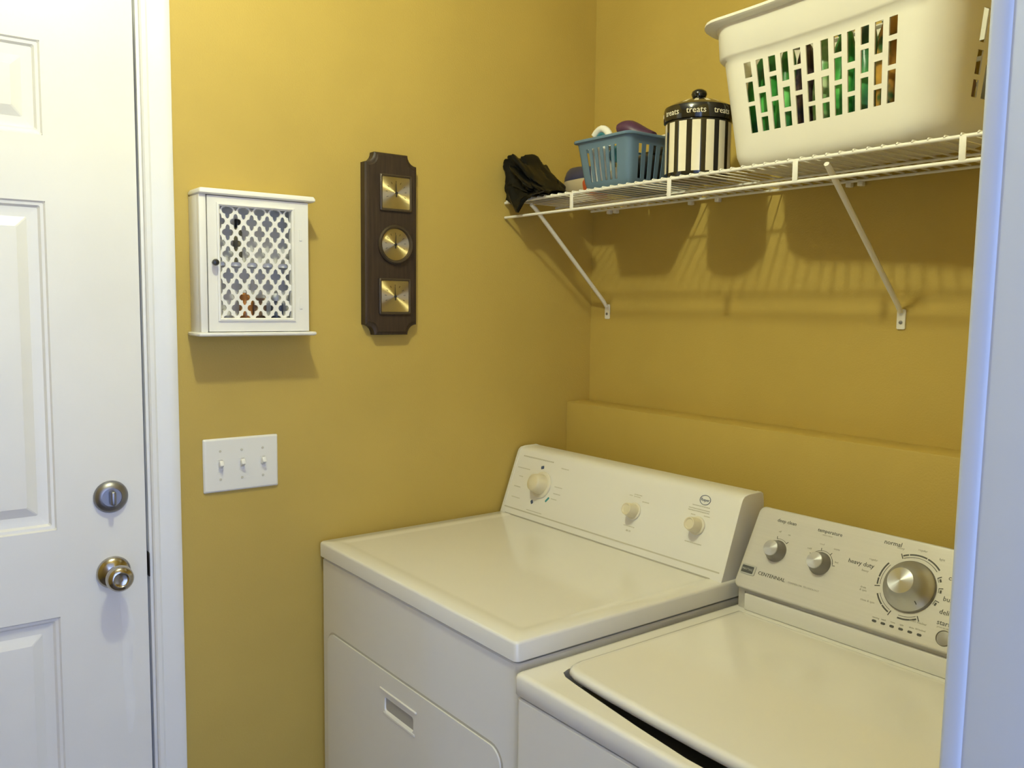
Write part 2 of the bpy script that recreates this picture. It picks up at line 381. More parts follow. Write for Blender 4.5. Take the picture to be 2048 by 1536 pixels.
badge = obj('brand_badge', b, 'blue_ink', con); badge['label'] = 'oval brand badge with blue lettering'
b = text_bm('Roper', .0088, FC @ Matrix.Translation((.641, .1515, .0003)), 'CENTER'); obj('lettering', b, 'blue_ink', badge)

# ================================================================== WASHER
WX0, WX1, WYF, WZ = .7575, 1.452, -.8425, .8735
was = thing('washer', 'white top-loading washing machine with silver control panel', 'washer', ((WX0+WX1)/2, -.5, 0))
b = B(); rrloft(b, WX0+.002, WX1-.002, WYF+.002, -.13, [(0, .03, .012), (0, .831, .012), (.003, .834, .01)]); obj('body', b, 'enamel2', was)
b = B(); box(b, WX0+.03, WX1-.03, WYF+.03, -.2, 0, .03, .005); obj('plinth', b, 'dark', was)
# top frame with lid opening (front rim of the opening bows out into a finger recess)
op = [(.800, -.346), (.800, -.765), (.806, -.780), (.820, -.788), (.850, -.793), (.90, -.800), (1.0, -.813), (1.10, -.823), (1.20, -.823), (1.30, -.813), (1.37, -.800), (1.41, -.788), (1.414, -.770), (1.414, -.346)]
b = B()
plate(b, rrect(WX0+.010, WX1-.010, WYF+.010, -.13, .008, 5), [op], .835, WZ)
rrloft(b, WX0, WX1, WYF, -.12, [(.001, .8385, .010), (0, .840, .010), (0, .866, .010), (.0018, .8705, .010), (.006, .8732, .009), (.010, WZ, .008)], n=5, cap0=False, cap1=False)
wtop = obj('top', b, 'enamel2', was, angle=40)
b = B(); box(b, .80, 1.414, -.826, -.346, .80, .836); obj('lid_well', b, 'steeld', wtop)
lidl = [(.8045, -.344), (.8045, -.752), (.808, -.768), (.818, -.778), (.835, -.783), (.90, -.788), (1.0, -.792), (1.10, -.794), (1.2, -.794), (1.3, -.790), (1.38, -.785), (1.40, -.778), (1.41, -.764), (1.41, -.344)]
cx, cy = 1.107, -.56
def ins(P, d): return [(cx+(x-cx)*(1-d/.303), cy+(y-cy)*(1-d/.22)) for x, y in P]
b = B(); loft(b, [[(x, y, z) for x, y in ins(lidl, d)] for d, z in ((.004, .868), (.001, .871), (0, .876), (.0012, .8815), (.004, .8848), (.009, .886))]); obj('lid', b, 'enamel2', was, angle=45)
# console
WYB, WZB, WYT, WZT = -.314, .917, -.236, 1.060
wv = Vector((0, WYT-WYB, WZT-WZB)); WLV = wv.length; wv.normalize(); wn = Vector((1, 0, 0)).cross(wv)
WU0 = .766; WCW = .682
WC = frame((WU0, WYB, WZB), (1, 0, 0), wv, wn)
b = B(); box(b, WU0+.004, WU0+WCW, -.302, -.2, WZ-.0005, .925, .002)
sec = [(-.300, .915), (-.225, 1.052), (-.19, 1.045), (-.185, .915)]
loft(b, [[(x, y, z) for y, z in sec] for x in (WU0+.006, WU0+WCW-.006)])
wcon = obj('console_base', b, 'silver', was)
b = B(); rrloft(b, 0, WCW, 0, WLV+.004, [(.0005, -.012, .014), (0, -.006, .014), (0, -.002, .014), (.0012, -.0004, .0135), (.003, 0, .013)], WC, n=6); wf = obj('control_panel', b, 'silver', was, angle=40)
wf['label'] = 'silver control panel with round dials and black lettering'
b = B(); box(b, WU0+.024, WU0+WCW-.02, -.309, -.300, WZ+.0005, .906, .0015); obj('base_strip', b, 'enamel2', wcon)
b = B(); box(b, WU0+.020, WU0+.0215, -.3035, -.300, .878, .908, 0); obj('seam', b, 'inkg', wcon)
# small dials
for u, v in ((.066, .086), (.160, .085)):
    M = WC @ Matrix.Translation((u, v, 0))
    b = B(); lathe(b, [(.0215, 0), (.0212, .002), (.0195, .004), (.0178, .012), (.0155, .020)], 40, cap1=False)
    sk = oriented('small_dial', b, 'steeld', wf, M)
    b = B(); lathe(b, [(.0155, .020), (.0148, .0215), (.001, .0225)], 40); cp_ = oriented('dial_cap', b, 'steel', sk, M)
M = WC @ Matrix.Translation((.328, .087, 0))
b = B(); lathe(b, [(.044, 0), (.044, .003), (.0425, .005)], 56, cap1=False); ring = oriented('dial_ring', b, 'steeld', wf, M)
b = B(); lathe(b, [(.0425, .005), (.0405, .007), (.036, .010), (.029, .017), (.0245, .026), (.0222, .035)], 56, cap0=False, cap1=False); oriented('cycle_dial', b, 'steel', ring, M)
b = B(); lathe(b, [(.0222, .035), (.0215, .0365), (.001, .0375)], 56, cap0=False); oriented('dial_cap', b, 'steel', ring, M)
b = B(); box(b, -.0006, .0006, -.006, .0, 0, .0012, 0, 1, M @ Matrix.Rotation(.75, 4, 'Z') @ Matrix.Translation((0, -.0315, .0135))); obj('pointer_mark', b, 'ink', wf)
M = WC @ Matrix.Translation((.4035, .022, 0))
b = B(); lathe(b, [(.0125, 0), (.0125, .0012), (.0115, .002), (.0112, .001), (.001, .0016)], 32, M); obj('start_button', b, 'steeld', wf)
# badge and lettering
b = B(); rrloft(b, .006, .038, .027, .047, [(0, 0, .003), (0, .0012, .003), (.001, .0018, .002)], WC, n=3); wbadge = obj('brand_badge', b, 'badge_l', wf)
b = B(); rrloft(b, .008, .034, .030, .044, [(0, .001, .001), (0, .0022, .001)], WC, n=2); obj('badge_plate', b, 'badge', wbadge)
b = text_bm('MAYTAG', .0062, WC @ Matrix.Translation((.021, .037, .0024)), 'CENTER', sx=.95); obj('lettering', b, 'badge_l', wbadge)
def word(s, size, u, v, m_='ink', align='LEFT', sx=1.0):
    b = text_bm(s, size, WC @ Matrix.Translation((u, v, .0002)), align, sx=sx); obj('lettering', b, m_, wf)
word('CENTENNIAL', .0094, .0445, .0365, sx=1.05)
word('COMMERCIAL TECHNOLOGY', .0046, .111, .0355, 'inkg', sx=1.05)
word('deep clean', .0098, .047, .1455); word('temperature', .0098, .135, .1455); word('wash / rinse', .0042, .147, .1385, 'inkg')
word('normal', .0112, .263, .1525); word('heavy duty', .0112, .2105, .1045)
word('heavy', .0056, .288, .1475, 'inkg'); word('regular', .0056, .3235, .152, 'inkg'); word('light', .0056, .361, .1445, 'inkg')
word('regular', .0056, .2465, .1165, 'inkg'); word('heavy', .0056, .2395, .094, 'inkg')
word('drain', .0052, .2465, .0655, 'inkg'); word('& spin', .0052, .2465, .0605, 'inkg'); word('rinse & spin', .0054, .2535, .0445, 'inkg')
word('casual', .0112, .3840, .118); word('bulky', .0112, .3850, .083); word('delicate', .0112, .3850, .0615)
word('start', .0115, .3860, .0445); word('press to start', .0040, .388, .0375, 'inkg')
word('clean washer', .0056, .343, .0345, 'inkg')
for i, (s, u) in enumerate((('sensing', .283), ('wash', .2985), ('rinse', .3145), ('spin', .3305), ('done', .3465), ('lid locked', .357))):
    word(s, .0042, u, .0215+.0004*i, 'inkg')
for i in range(6):
    b = B(); rrloft(b, -.0038, .0038, -.002, .002, [(0, 0, .0018), (0, .0006, .0018)], WC @ Matrix.Translation((.288+.0155*i, .0155, 0)), n=3); obj('indicator_light', b, 'ink', wf)
for s, u, v in (('off', .0575, .1245), ('on', .079, .1225), ('cold', .126, .1075), ('cool', .148, .121), ('warm', .177, .118), ('hot', .187, .095)):
    word(s, .0052, u, v, 'inkg')
def ray_mark(bm, cu, cv, a, r0, r1, w):
    M_ = WC @ Matrix.Translation((cu, cv, 0)) @ Matrix.Rotation(a, 4, 'Z'); box(bm, r0, r1, -w/2, w/2, 0, .0003, 0, 1, M_)
def arc(bm, cu, cv, a0, a1, r, w):
    n = max(3, int(abs(a1-a0)*r/.0025)); q = []
    for h in (0.0, .0003):
        q.append([(cu+(r-w/2)*math.cos(a0+(a1-a0)*k/n), cv+(r-w/2)*math.sin(a0+(a1-a0)*k/n), h) for k in range(n+1)] +
                 [(cu+(r+w/2)*math.cos(a1+(a0-a1)*k/n), cv+(r+w/2)*math.sin(a1+(a0-a1)*k/n), h) for k in range(n+1)])
    loft(bm, q, M=WC)
D = math.radians
b = B()
for a in (105, 50): ray_mark(b, .066, .086, D(a), .024, .0295, .0011)
arc(b, .066, .086, D(52), D(103), .0245, .0006)
for a in (150, 102, 55, 5): ray_mark(b, .160, .085, D(a), .024, .0295, .0011)
arc(b, .160, .085, D(8), D(148), .0245, .0006)
obj('selector_marks', b, 'ink', wf)['kind'] = 'stuff'
cu, cv = .328, .087
def cycle_mark(bm): obj('cycle_mark', bm, 'ink', wf)['kind'] = 'stuff'
def seg(a0, a1, cuts, hook):
    b = B(); prev = a0
    for c in cuts+[a1]:
        arc(b, cu, cv, D(prev), D(c)-(.03 if c != a1 else 0)*(1 if a1 > a0 else -1), .0550, .0026); prev = c
    arc(b, cu, cv, D(a0), D(a1), .0505, .0007)
    ray_mark(b, cu, cv, D(hook), .0502, .0595, .0016); cycle_mark(b)
seg(45, 118, [75, 108], 120); seg(146, 190, [178], 193); seg(207, 246, [230], 249); seg(265, 298, [], 301)
for a in (29, 8, -17):
    b = B(); arc(b, cu, cv, D(a-5), D(a+1), .0505, .003); arc(b, cu, cv, D(a-5), D(a+4), .0472, .0009); ray_mark(b, cu, cv, D(a+4), .0468, .0540, .0015); cycle_mark(b)

# ================================================================== WALL CABINET
WCB = thing('wall_cabinet', 'small white wall cabinet with lattice door and black knob', 'cabinet', (0, -.985, 1.39))
CX = .068; cy0, cy1 = -1.102, -.875
b = B()
box(b, 0.0008, CX-.014, cy0, cy0+.012, 1.392, 1.664, .001); box(b, 0.0008, CX-.014, cy1-.012, cy1, 1.392, 1.664, .001)
box(b, 0.0008, .006, cy0+.012, cy1-.012, 1.392, 1.664); box(b, .006, CX-.018, cy0+.012, cy1-.012, 1.526, 1.534)
cb = obj('case', b, 'cab', WCB)
FCB = frame((0, 0, 0), (0, 1, 0), (0, 0, 1), (1, 0, 0))
b = B(); box(b, CX-.014, CX-.0005, cy0, -1.0885, 1.392, 1.664, .001); obj('face_stile', b, 'cab', WCB)
b = B(); plate(b, [(-1.0865, 1.3935), (cy1+.0005, 1.3935), (cy1+.0005, 1.6625), (-1.0865, 1.6625)], [[(-1.0615, 1.421), (-.9115, 1.421), (-.9115, 1.643), (-1.0615, 1.643)]], CX-.014, CX, FCB)
bx = B()
cdoor = obj('door_frame', b, 'cab', WCB, angle=20)
b = B()
lo = lambda i, h: [(-1.0615-.007+i, 1.421-.007+i, h), (-.9115+.007-i, 1.421-.007+i, h), (-.9115+.007-i, 1.643+.007-i, h), (-1.0615-.007+i, 1.643+.007-i, h)]
loft(b, [lo(0, CX-.001), lo(.0005, CX+.0025), lo(.004, CX+.0035), lo(.0066, CX+.001), lo(.0068, CX-.002)], False, False, FCB); obj('moulding', b, 'cab', cdoor, angle=20)
# lattice: diamonds pierced with quatrefoils
pw, ph = .0330, .0432
b = B()
def quatre(c, s):
    P = []
    for k in range(24):
        a = 2*PI*k/24
        # four pointed lobes along the axes
        r = .56+.44*abs(math.cos(2*a))**1.2
        P.append((c[0]+s*pw/2*.70*r*math.cos(a), c[1]+s*ph/2*.74*r*math.sin(a)))
    return P
def diamond(c):
    P = []
    for k in range(24):
        a = 2*PI*k/24; ca, sa = math.cos(a), math.sin(a); d = 1/(abs(ca)+abs(sa)); P.append((c[0]+pw/2*d*ca, c[1]+ph/2*d*sa))
    return P
X0, Z0 = -1.0275, 1.614
h0, h1 = CX-.010, CX-.006
for i in range(-2, 11):
    for j in range(-2, 12):
        c = (X0+i*pw/2, Z0-j*ph/2)
        if (i+j) % 2: continue
        if not (-1.0615-.012 < c[0] < -.9115+.012 and 1.421-.014 < c[1] < 1.643+.014): continue
        q, d = quatre(c, 1), diamond(c)
        q = [(min(max(x, -1.067), -.906), min(max(z, 1.415), 1.649)) for x, z in q]
        d = [(min(max(x, -1.067), -.906), min(max(z, 1.415), 1.649)) for x, z in d]
        loft(b, [[(x, z, h0) for x, z in q], [(x, z, h1) for x, z in q], [(x, z, h1) for x, z in d], [(x, z, h0) for x, z in d]], False, False, FCB)
bmesh.ops.dissolve_degenerate(b, dist=1e-6, edges=b.edges)
obj('lattice', b, 'cab', cdoor, angle=20)
b = B(); lathe(b, [(.0035, 0), (.003, .006), (.0062, .010), (.0068, .014), (.005, .018), (.001, .019)], 18, frame((CX, -1.0755, 1.531), (0, 1, 0), (0, 0, 1), (1, 0, 0))); obj('knob', b, 'black', cdoor)
for z in (1.452, 1.595):
    b = B(); rrloft(b, -.0035, .0035, -.012, .012, [(0, 0, .001), (.0004, .0015, .001)], frame((CX, -.892, z), (0, 1, 0), (0, 0, 1), (1, 0, 0)), n=2); obj('hinge', b, 'cab', cdoor)
b = B(); rrloft(b, 0.0008, CX+.008, -1.103, -.860, [(.004, 1.664, .002), (.0, 1.667, .003), (0, 1.671, .003), (.003, 1.676, .003)], n=3); obj('top_board', b, 'cab', WCB)
b = B(); rrloft(b, 0.0008, CX+.008, -1.109, -.860, [(.003, 1.384, .003), (.0, 1.3865, .003), (0, 1.390, .003), (.002, 1.392, .002)], n=3); obj('bottom_board', b, 'cab', WCB)
# things in the cabinet
def bottle(name, x, y, z, r, h, m1, m2, label, group='small things inside the wall cabinet'):
    t = thing(name, label, 'bottle', (x, y, z), group); M_ = Matrix.Translation((x, y, z))
    b = B(); lathe(b, [(r*.92, 0), (r, .002), (r, h*.7), (r*.6, h*.8), (r*.55, h*.82)], 20, M_); obj('bottle_body', b, m1, t)
    b = B(); lathe(b, [(r*.68, h*.8), (r*.68, h*.98), (r*.6, h)], 20, M_); obj('cap', b, m2, t)
bottle('bottle', .032, -.998, 1.3925, .014, .100, 'orange', 'white', 'orange pill bottle behind the cabinet lattice')
bottle('bottle', .030, -.930, 1.3925, .013, .080, 'can', 'white', 'blue-grey bottle at lower right behind the cabinet lattice')
bottle('bottle', .032, -1.060, 1.5345, .010, .072, 'black', 'black', 'black bottle on the upper shelf behind the cabinet lattice')
bottle('bottle', .034, -1.014, 1.5345, .009, .088, 'olive', 'black', 'dark olive bottle on the upper shelf behind the cabinet lattice')
b = B(); box(b, .012, .040, -.985, -.957, 1.3925, 1.462, .001); single('small_box', b, 'wood', 'small brown carton low behind the cabinet lattice', 'box', (.026, -.971, 1.3925), 'small things inside the wall cabinet')
b = B(); box(b, .010, .040, -1.065, -1.028, 1.3925, 1.438, .001); single('small_box', b, 'cloth', 'pale carton at lower left behind the cabinet lattice', 'box', (.025, -1.046, 1.3925), 'small things inside the wall cabinet')

# ================================================================== WEATHER STATION
ws = thing('weather_station', 'dark wooden weather station with three brass dials on yellow wall', 'barometer', (0.0008, -.647, 1.381))
yA, yB, zA, zB = -.716, -.581, 1.381, 1.797; nr = .024
def notch(i):
    P = []; r = nr
    a0, a1, c0, c1 = yA+i, yB-i, zA+i, zB-i
    for cx_, cz_, s in ((a0, c0, 0), (a1, c0, 1), (a1, c1, 2), (a0, c1, 3)):
        for k in range(6):
            t = (PI/2)*(1-k/5) + s*PI/2
            P.append((cx_+r*math.cos(t), cz_+r*math.sin(t)))
    return P
b = B(); loft(b, [[(y, z, h) for y, z in notch(i)] for i, h in ((0, 0), (0, .020), (.003, .0225), (.006, .023), (.008, .026))], M=FCB @ Matrix.Translation((0, 0, .0008))); plaque = obj('plaque', b, 'walnut', ws, angle=25)
PF = .0268
def dial(cy_, cz_, kind):
    F = frame((PF, cy_, cz_), (0, 1, 0), (0, 0, 1), (1, 0, 0)); s = .0385
    if kind == 'square':
        b = B(); rrloft(b, -s, s, -s, s, [(-.003, 0, .003), (-.003, .0045, .003), (-.001, .006, .003), (.002, .005, .002), (.003, .003, .002)], F, n=2, cap1=False)
    else:
        b = B(); lathe(b, [(.045, 0), (.045, .006), (.042, .010), (.038, .009), (.036, .003)], 40, F, cap1=False)
    bz = obj('bezel', b, 'bezel', ws)
    b = B()
    if kind == 'square': rrloft(b, -s+.002, s-.002, -s+.002, s-.002, [(0, 0, .001), (0, .0034, .001)], n=1)
    else: lathe(b, [(.0365, 0), (.0365, .0034), (.001, .0035)], 40)
    Fl = F @ Matrix.Rotation(PI/2, 4, 'Y').inverted() if False else F
    # local axes of the face: X is the outward normal so that the brushed grain runs round it
    for v in b.verts: v.co = Vector((v.co.z, v.co.x, v.co.y))
    me = finish(b, 40); me.materials.append(MT['brass']); o = bpy.data.objects.new('dial_face', me); C.objects.link(o); o.parent = bz
    o.location = Vector((PF, cy_, cz_))-root_loc(bz)
    tk = B()
    for k in range(-4, 5):
        a = PI/2-k*D(28); M_ = F @ Matrix.Rotation(a, 4, 'Z'); box(tk, .0225, .0275, -.0005, .0005, .0034, .0038, 0, 1, M_)
    obj('scale_ticks', tk, 'bezel', bz)
    nd = B(); M_ = F @ Matrix.Rotation(D({'square': 92, 'round': 88}[kind]), 4, 'Z')
    loft(nd, [[(-.009, -.0012, h), (.022, -.0004, h), (.022, .0004, h), (-.009, .0012, h)] for h in (.0045, .0052)], M=M_); lathe(nd, [(.003, .0035), (.003, .006), (.001, .0065)], 12, F)
    obj('needle', nd, 'black', bz)
dial(-.640, 1.7075, 'square'); dial(-.642, 1.590, 'round'); dial(-.643, 1.4705, 'square')

# ================================================================== LIGHT SWITCH
sw = thing('light_switch', 'white triple light switch plate on yellow wall below cabinet', 'light switch', (0.0005, -1.003, 1.053))
b = B(); rrloft(b, -1.084, -.922, 1.053, 1.167, [(0, .0005, .003), (0, .002, .003), (.0025, .0055, .003), (.004, .006, .003)], FCB, n=3); obj('switch_plate', b, 'plate', sw)
for y in (-1.049, -1.003, -.957):
    b = B(); rrloft(b, y-.0055, y+.0055, 1.097, 1.123, [(0, .006, .001), (0, .0072, .001), (.001, .0072, .001), (.001, .0062, .001)], FCB, n=2); sl = obj('switch_slot', b, 'plate', sw)
    b = B(); M_ = frame((.006, y, 1.110), (0, 1, 0), (0, 0, 1), (1, 0, 0)) @ Matrix.Rotation(D(-28), 4, 'X'); box(b, -.004, .004, -.006, .006, -.004, .013, .0015, 2, M_); obj('toggle', b, 'plate', sl)
    for z in (1.080, 1.140):
        b = B(); lathe(b, [(.0028, .006), (.0026, .0068), (.0008, .007)], 12, FCB @ Matrix.Translation((y, z, 0))); obj('screw', b, 'inkl', sw)

# ================================================================== WIRE SHELF
SY, SZT, SZB = -.3065, 1.7135, 1.6764
shelf = thing('wire_shelf', 'white wire shelf on diagonal brackets above the washer and dryer', 'shelf', (.75, -.15, 1.6764))
x0, x1 = .004, 1.522
for nm, y, z, r in (('front_wire', SY, SZT, .0034), ('front_wire', SY, SZB, .0034), ('rail_wire', -.138, SZT-.0005, .0026), ('back_wire', -.010, SZT-.0005, .0030)):
    b = B(); tube(b, [(x0, y, z), (x1, y, z)], r, 8); obj(nm, b, 'wire', shelf, angle=60)
dm = None
xs = [.012+.0254*k for k in range(60) if .012+.0254*k < 1.518]
for x in xs:
    if dm is None:
        b = B(); tube(b, [(0, -.006, .0), (0, SY-.0015, 0), (0, SY-.0035, -.003)], .0017, 6); dm = finish(b, 60); dm.name = 'deck_wire'; dm.materials.append(MT['wire'])
    o = bpy.data.objects.new('deck_wire', dm); C.objects.link(o); o.parent = shelf; o.location = Vector((x, 0, SZT+.0043))-shelf.location
for x in (.264, .567, .866, 1.158, 1.456):
    b = B(); box(b, x-.0055, x+.0055, SY-.0032, SY-.0008, SZB, SZT+.001, .001); obj('front_post', b, 'wire', shelf)
for xt, xb, zb_ in ((.104, .069, 1.4225), (.922, .908, 1.4175)):
    b = B(); tube(b, [(xt+.002, SY+.004, SZT-.012), (xt, SY+.018, SZT-.020), (xb, -.018, zb_+.045), (xb, -.006, zb_+.030)], [.0048, .0055, .0055, .005], 8)
    br = obj('bracket', b, 'wire', shelf, angle=50)
    b = B(); rrloft(b, xb-.009, xb+.009, zb_-.004, zb_+.036, [(0, 0, .003), (0, .002, .003), (.0006, .003, .003)], frame((0, -.0005, 0), (1, 0, 0), (0, 0, 1), (0, -1, 0)), n=3); obj('bracket_foot', b, 'wire', br)
    b = B(); lathe(b, [(.0036, .003), (.0034, .0048), (.001, .0055)], 12, frame((xb, -.0005, zb_+.010), (1, 0, 0), (0, 0, 1), (0, -1, 0))); obj('screw', b, 'chromed', br)
for x in (.075, .100, .362, .445, .786, .812, 1.12, 1.15):
    b = B(); box(b, x-.006, x+.006, -.014, -.0005, SZT-.012, SZT-.002, .002); obj('wall_clip', b, 'wire', shelf)

# ================================================================== BASKETS
def rr_outline(hw, hd, r, front, side, back, n=6):
    """closed outline from front-left going right; returns points and a tag for the cell that starts at each point"""
    P, Tg = [], []
    def straight(fn, edges, nm):
        for k, e in enumerate(edges): P.append(fn(e)); Tg.append((nm, k))
    def corner(cx_, cy_, a):
        for k in range(1, n):
            t = a+PI/2*k/n; P.append((cx_+r*math.cos(t), cy_+r*math.sin(t))); Tg.append(('corner', k))
    straight(lambda e: (e, -hd), [-hw+r]+front+[hw-r], 'front'); corner(hw-r, -hd+r, -PI/2)
    straight(lambda e: (hw, e), [-hd+r]+side+[hd-r], 'right'); corner(hw-r, hd-r, 0)
    straight(lambda e: (-e, hd), [-hw+r]+back+[hw-r], 'back'); corner(-hw+r, hd-r, PI/2)
    straight(lambda e: (-hw, -e), [-hd+r]+side+[hd-r], 'left'); corner(-hw+r, -hd+r, PI)
    return P, Tg
def make_basket(P, Tg, hw, hd, prof, holes, M, thick, bow=0):
    """double-walled shell: outer skin, inner skin, and walls round every slot and the rim"""
    n = len(P); K = len(prof); G = []
    for off, z in prof:
        row = []
        for x, y in P:
            yy = y
            if bow and y < 0: yy = y + bow*max(0, 1-(x/(hw*.8))**2)*(1 if y < -hd*.8 else max(0, -y/(hd*.8)))
            row.append(Vector((x*(1+off/hw), yy*(1+off/hd), z)))
        G.append(row)
    b = B(); O = []; I = []
    for k in range(K):
        ro, ri = [], []
        for i in range(n):
            tu = G[k][(i+1) % n]-G[k][i-1]; tv = G[min(k+1, K-1)][i]-G[max(k-1, 0)][i]
            nn = tu.cross(tv).normalized()
            if k == 0: nn = Vector((0, 0, -1))
            ro.append(b.verts.new(M @ G[k][i])); ri.append(b.verts.new(M @ (G[k][i]-nn*thick)))
        O.append(ro); I.append(ri)
    solid = [[not holes(Tg[i], k) for i in range(n)] for k in range(K-1)]
    for k in range(K-1):
        for i in range(n):
            j = (i+1) % n
            if solid[k][i]:
                b.faces.new((O[k][i], O[k][j], O[k+1][j], O[k+1][i])); b.faces.new((I[k+1][i], I[k+1][j], I[k][j], I[k][i]))
            else:
                if solid[k][i-1]: b.faces.new((O[k][i], I[k][i], I[k+1][i], O[k+1][i]))
                if solid[k][j]: b.faces.new((O[k][j], O[k+1][j], I[k+1][j], I[k][j]))
                if k == 0 or solid[k-1][i]: b.faces.new((O[k][i], O[k][j], I[k][j], I[k][i]))
                if k == K-2 or solid[k+1][i]: b.faces.new((O[k+1][i], I[k+1][i], I[k+1][j], O[k+1][j]))
    b.faces.new(O[0][::-1]); b.faces.new(I[0])
    for i in range(n):
        j = (i+1) % n; b.faces.new((O[-1][i], O[-1][j], I[-1][j], I[-1][i]))
    return b
# cream laundry basket
LBW, LBD = .255, .122
pitch, hw_ = .0283, .0082
cc = [-5.65*pitch+k*pitch+(.004 if k > 5 else 0) for k in range(12)]
fe = [e for c_ in cc for e in (c_-hw_, c_+hw_)]
sc_ = [-.029+.029*k for k in range(3)]; se = [e for c_ in sc_ for e in (c_-.008, c_+.008)]
zl = [0, .213, .276, .38, .466, .556, .616, .742, .80, 1.0]; HB, HT = .063, .193
hz = sorted(HB+(HT-HB)*(1-f) for f in zl)
prof = [(-.052, 0), (-.043, .0015), (-.035, .006), (-.027, .014), (-.0222, .027), (-.020, .046)]
def woff(z): return -.020+(z-.046)*.13
prof += [(woff(z), z) for z in hz] + [(woff(.207), .207), (woff(.211)+.005, .211), (woff(.213)+.008, .215), (.013, .262), (.016, .270), (.030, .272), (.035, .276), (.034, .281), (.026, .2835), (.015, .282)]
k0 = 6
odd = [(0, .213), (.276, .556), (.616, 1)]; even = [(0, .38), (.466, .742), (.80, 1)]
def in_hole(zm, pat): 
    f = 1-(zm-HB)/(HT-HB); return any(a < f < c for a, c in pat)
def lb_holes(tg, k):
    nm, i = tg
    if not (k0 <= k < k0+len(hz)-1): return False
    zm = (prof[k][1]+prof[k+1][1])/2
    if nm in ('front', 'back') and i % 2 == 1:
        c_ = (i-1)//2
        if c_ > 11: return False
        pat = odd if (c_ % 2 == 0) == (c_ < 6) else even
        return in_hole(zm, pat)
    if nm in ('right', 'left') and i % 2 == 1:
        c_ = (i-1)//2
        return c_ < 3 and in_hole(zm, even if c_ % 2 == 0 else odd)
    return False
P, Tg = rr_outline(LBW, LBD, .075, fe, se, fe, 8)
LBC = Vector((.905, -.187, 1.7215)); LBR = -D(7.0)
LBM = Matrix.Translation(LBC) @ Matrix.Rotation(LBR, 4, 'Z')
b = make_basket(P, Tg, LBW, LBD, prof, lb_holes, LBM, .0025, bow=.012)
single('laundry_basket', b, 'basket', 'large cream plastic laundry basket with slotted sides on the wire shelf', 'basket', tuple(LBC), angle=50)
# its contents
def lump(c, r, seed, amt=.25, flat=None, sub=3, fr=14):
    b = B(); bmesh.ops.create_icosphere(b, subdivisions=sub, radius=1)
    for v in b.verts:
        d = v.co.normalized(); nz = noise.noise(d*1.6+Vector((seed*3.1, 0, 0)))*amt + abs(noise.noise(d*4.0+Vector((0, seed*2.3, 0))))*amt*.7
        p = Vector((d.x*r[0], d.y*r[1], d.z*r[2]))*(1+nz); v.co = p
        if flat is not None and v.co.z < flat: v.co.z = flat+(v.co.z-flat)*.05
    for v in b.verts: v.co += Vector(c)
    return b
def in_b(u, v, z): return LBM @ Vector((u, v, z))
GB = 'contents of the cream laundry basket'
def pop(u, v, z, r, h, tilt, m1, m2, label, az=0):
    p = in_b(u, v, z); t = thing('plastic_bottle', label, 'bottle', tuple(p), GB)
    M_ = Matrix.Translation(p) @ Matrix.Rotation(az, 4, 'Z') @ Matrix.Rotation(tilt, 4, 'Y')
    b = B(); lathe(b, [(r*.75, 0), (r*.95, .006), (r, .02), (r*.96, h*.3), (r, h*.4), (r*.97, h*.55), (r*.8, h*.7), (r*.45, h*.84), (r*.28, h*.92), (r*.28, h*.94)], 24, M_); obj('bottle_body', b, m1, t)
    b = B(); lathe(b, [(r*.34, h*.93), (r*.34, h*.995), (r*.3, h)], 16, M_); obj('cap', b, m2, t)
def mottled(name, cols, scale, rough=.3):
    M = bpy.data.materials.new(name); M.use_nodes = True; nt = M.node_tree; bs = nt.nodes['Principled BSDF']; bs.inputs['Roughness'].default_value = rough
    tc = nt.nodes.new('ShaderNodeTexCoord'); nz = nt.nodes.new('ShaderNodeTexNoise'); nz.inputs['Scale'].default_value = scale; nz.inputs['Detail'].default_value = 2
    rp = nt.nodes.new('ShaderNodeValToRGB'); rp.color_ramp.interpolation = 'EASE'
    for k, c in enumerate(cols):
        p = .34+.32*k/(len(cols)-1)
        el = rp.color_ramp.elements[k] if k < 2 else rp.color_ramp.elements.new(p)
        el.position = p; el.color = (*c, 1)
    nt.links.new(tc.outputs['Object'], nz.inputs['Vector']); nt.links.new(nz.outputs['Fac'], rp.inputs[0]); nt.links.new(rp.outputs[0], bs.inputs['Base Color'])
    MT[name] = M
mottled('wrap_green', [(.02, .16, .03), (.05, .34, .06), (.16, .62, .14)], 22)
mottled('wrap_dark', [(.012, .07, .03), (.03, .19, .06), (.05, .30, .07)], 18)
mottled('wrap_pale', [(.06, .30, .05), (.24, .42, .16), (.50, .60, .34)], 34)
mottled('wrap_amber', [(.03, .10, .03), (.50, .26, .05), (.62, .34, .06)], 26)
mottled('wrap_maroon', [(.012, .012, .03), (.055, .028, .032), (.10, .07, .08)], 30, .2)
mottled('wrap_brown', [(.10, .06, .05), (.34, .20, .11), (.40, .25, .14)], 16, .7)
mottled('wrap_olive', [(.10, .075, .06), (.18, .16, .11), (.24, .22, .16)], 18, .8)
pop(-.150, .040, .010, .040, .245, 0, 'green', 'white', 'green plastic bottle at the left end inside the laundry basket')
pop(-.060, .035, .010, .042, .250, 0, 'greend', 'white', 'dark green plastic bottle behind the others inside the laundry basket')
pop(.035, .035, .010, .042, .250, 0, 'greend', 'white', 'dark green plastic bottle right of centre inside the laundry basket')
def lumpo(name, u, v, z, r, seed, m_, label, cat, amt=.12):
    p = in_b(u, v, z); b = lump(p, r, seed, amt); o = single(name, b, m_, label, cat, tuple(p), GB, angle=60)
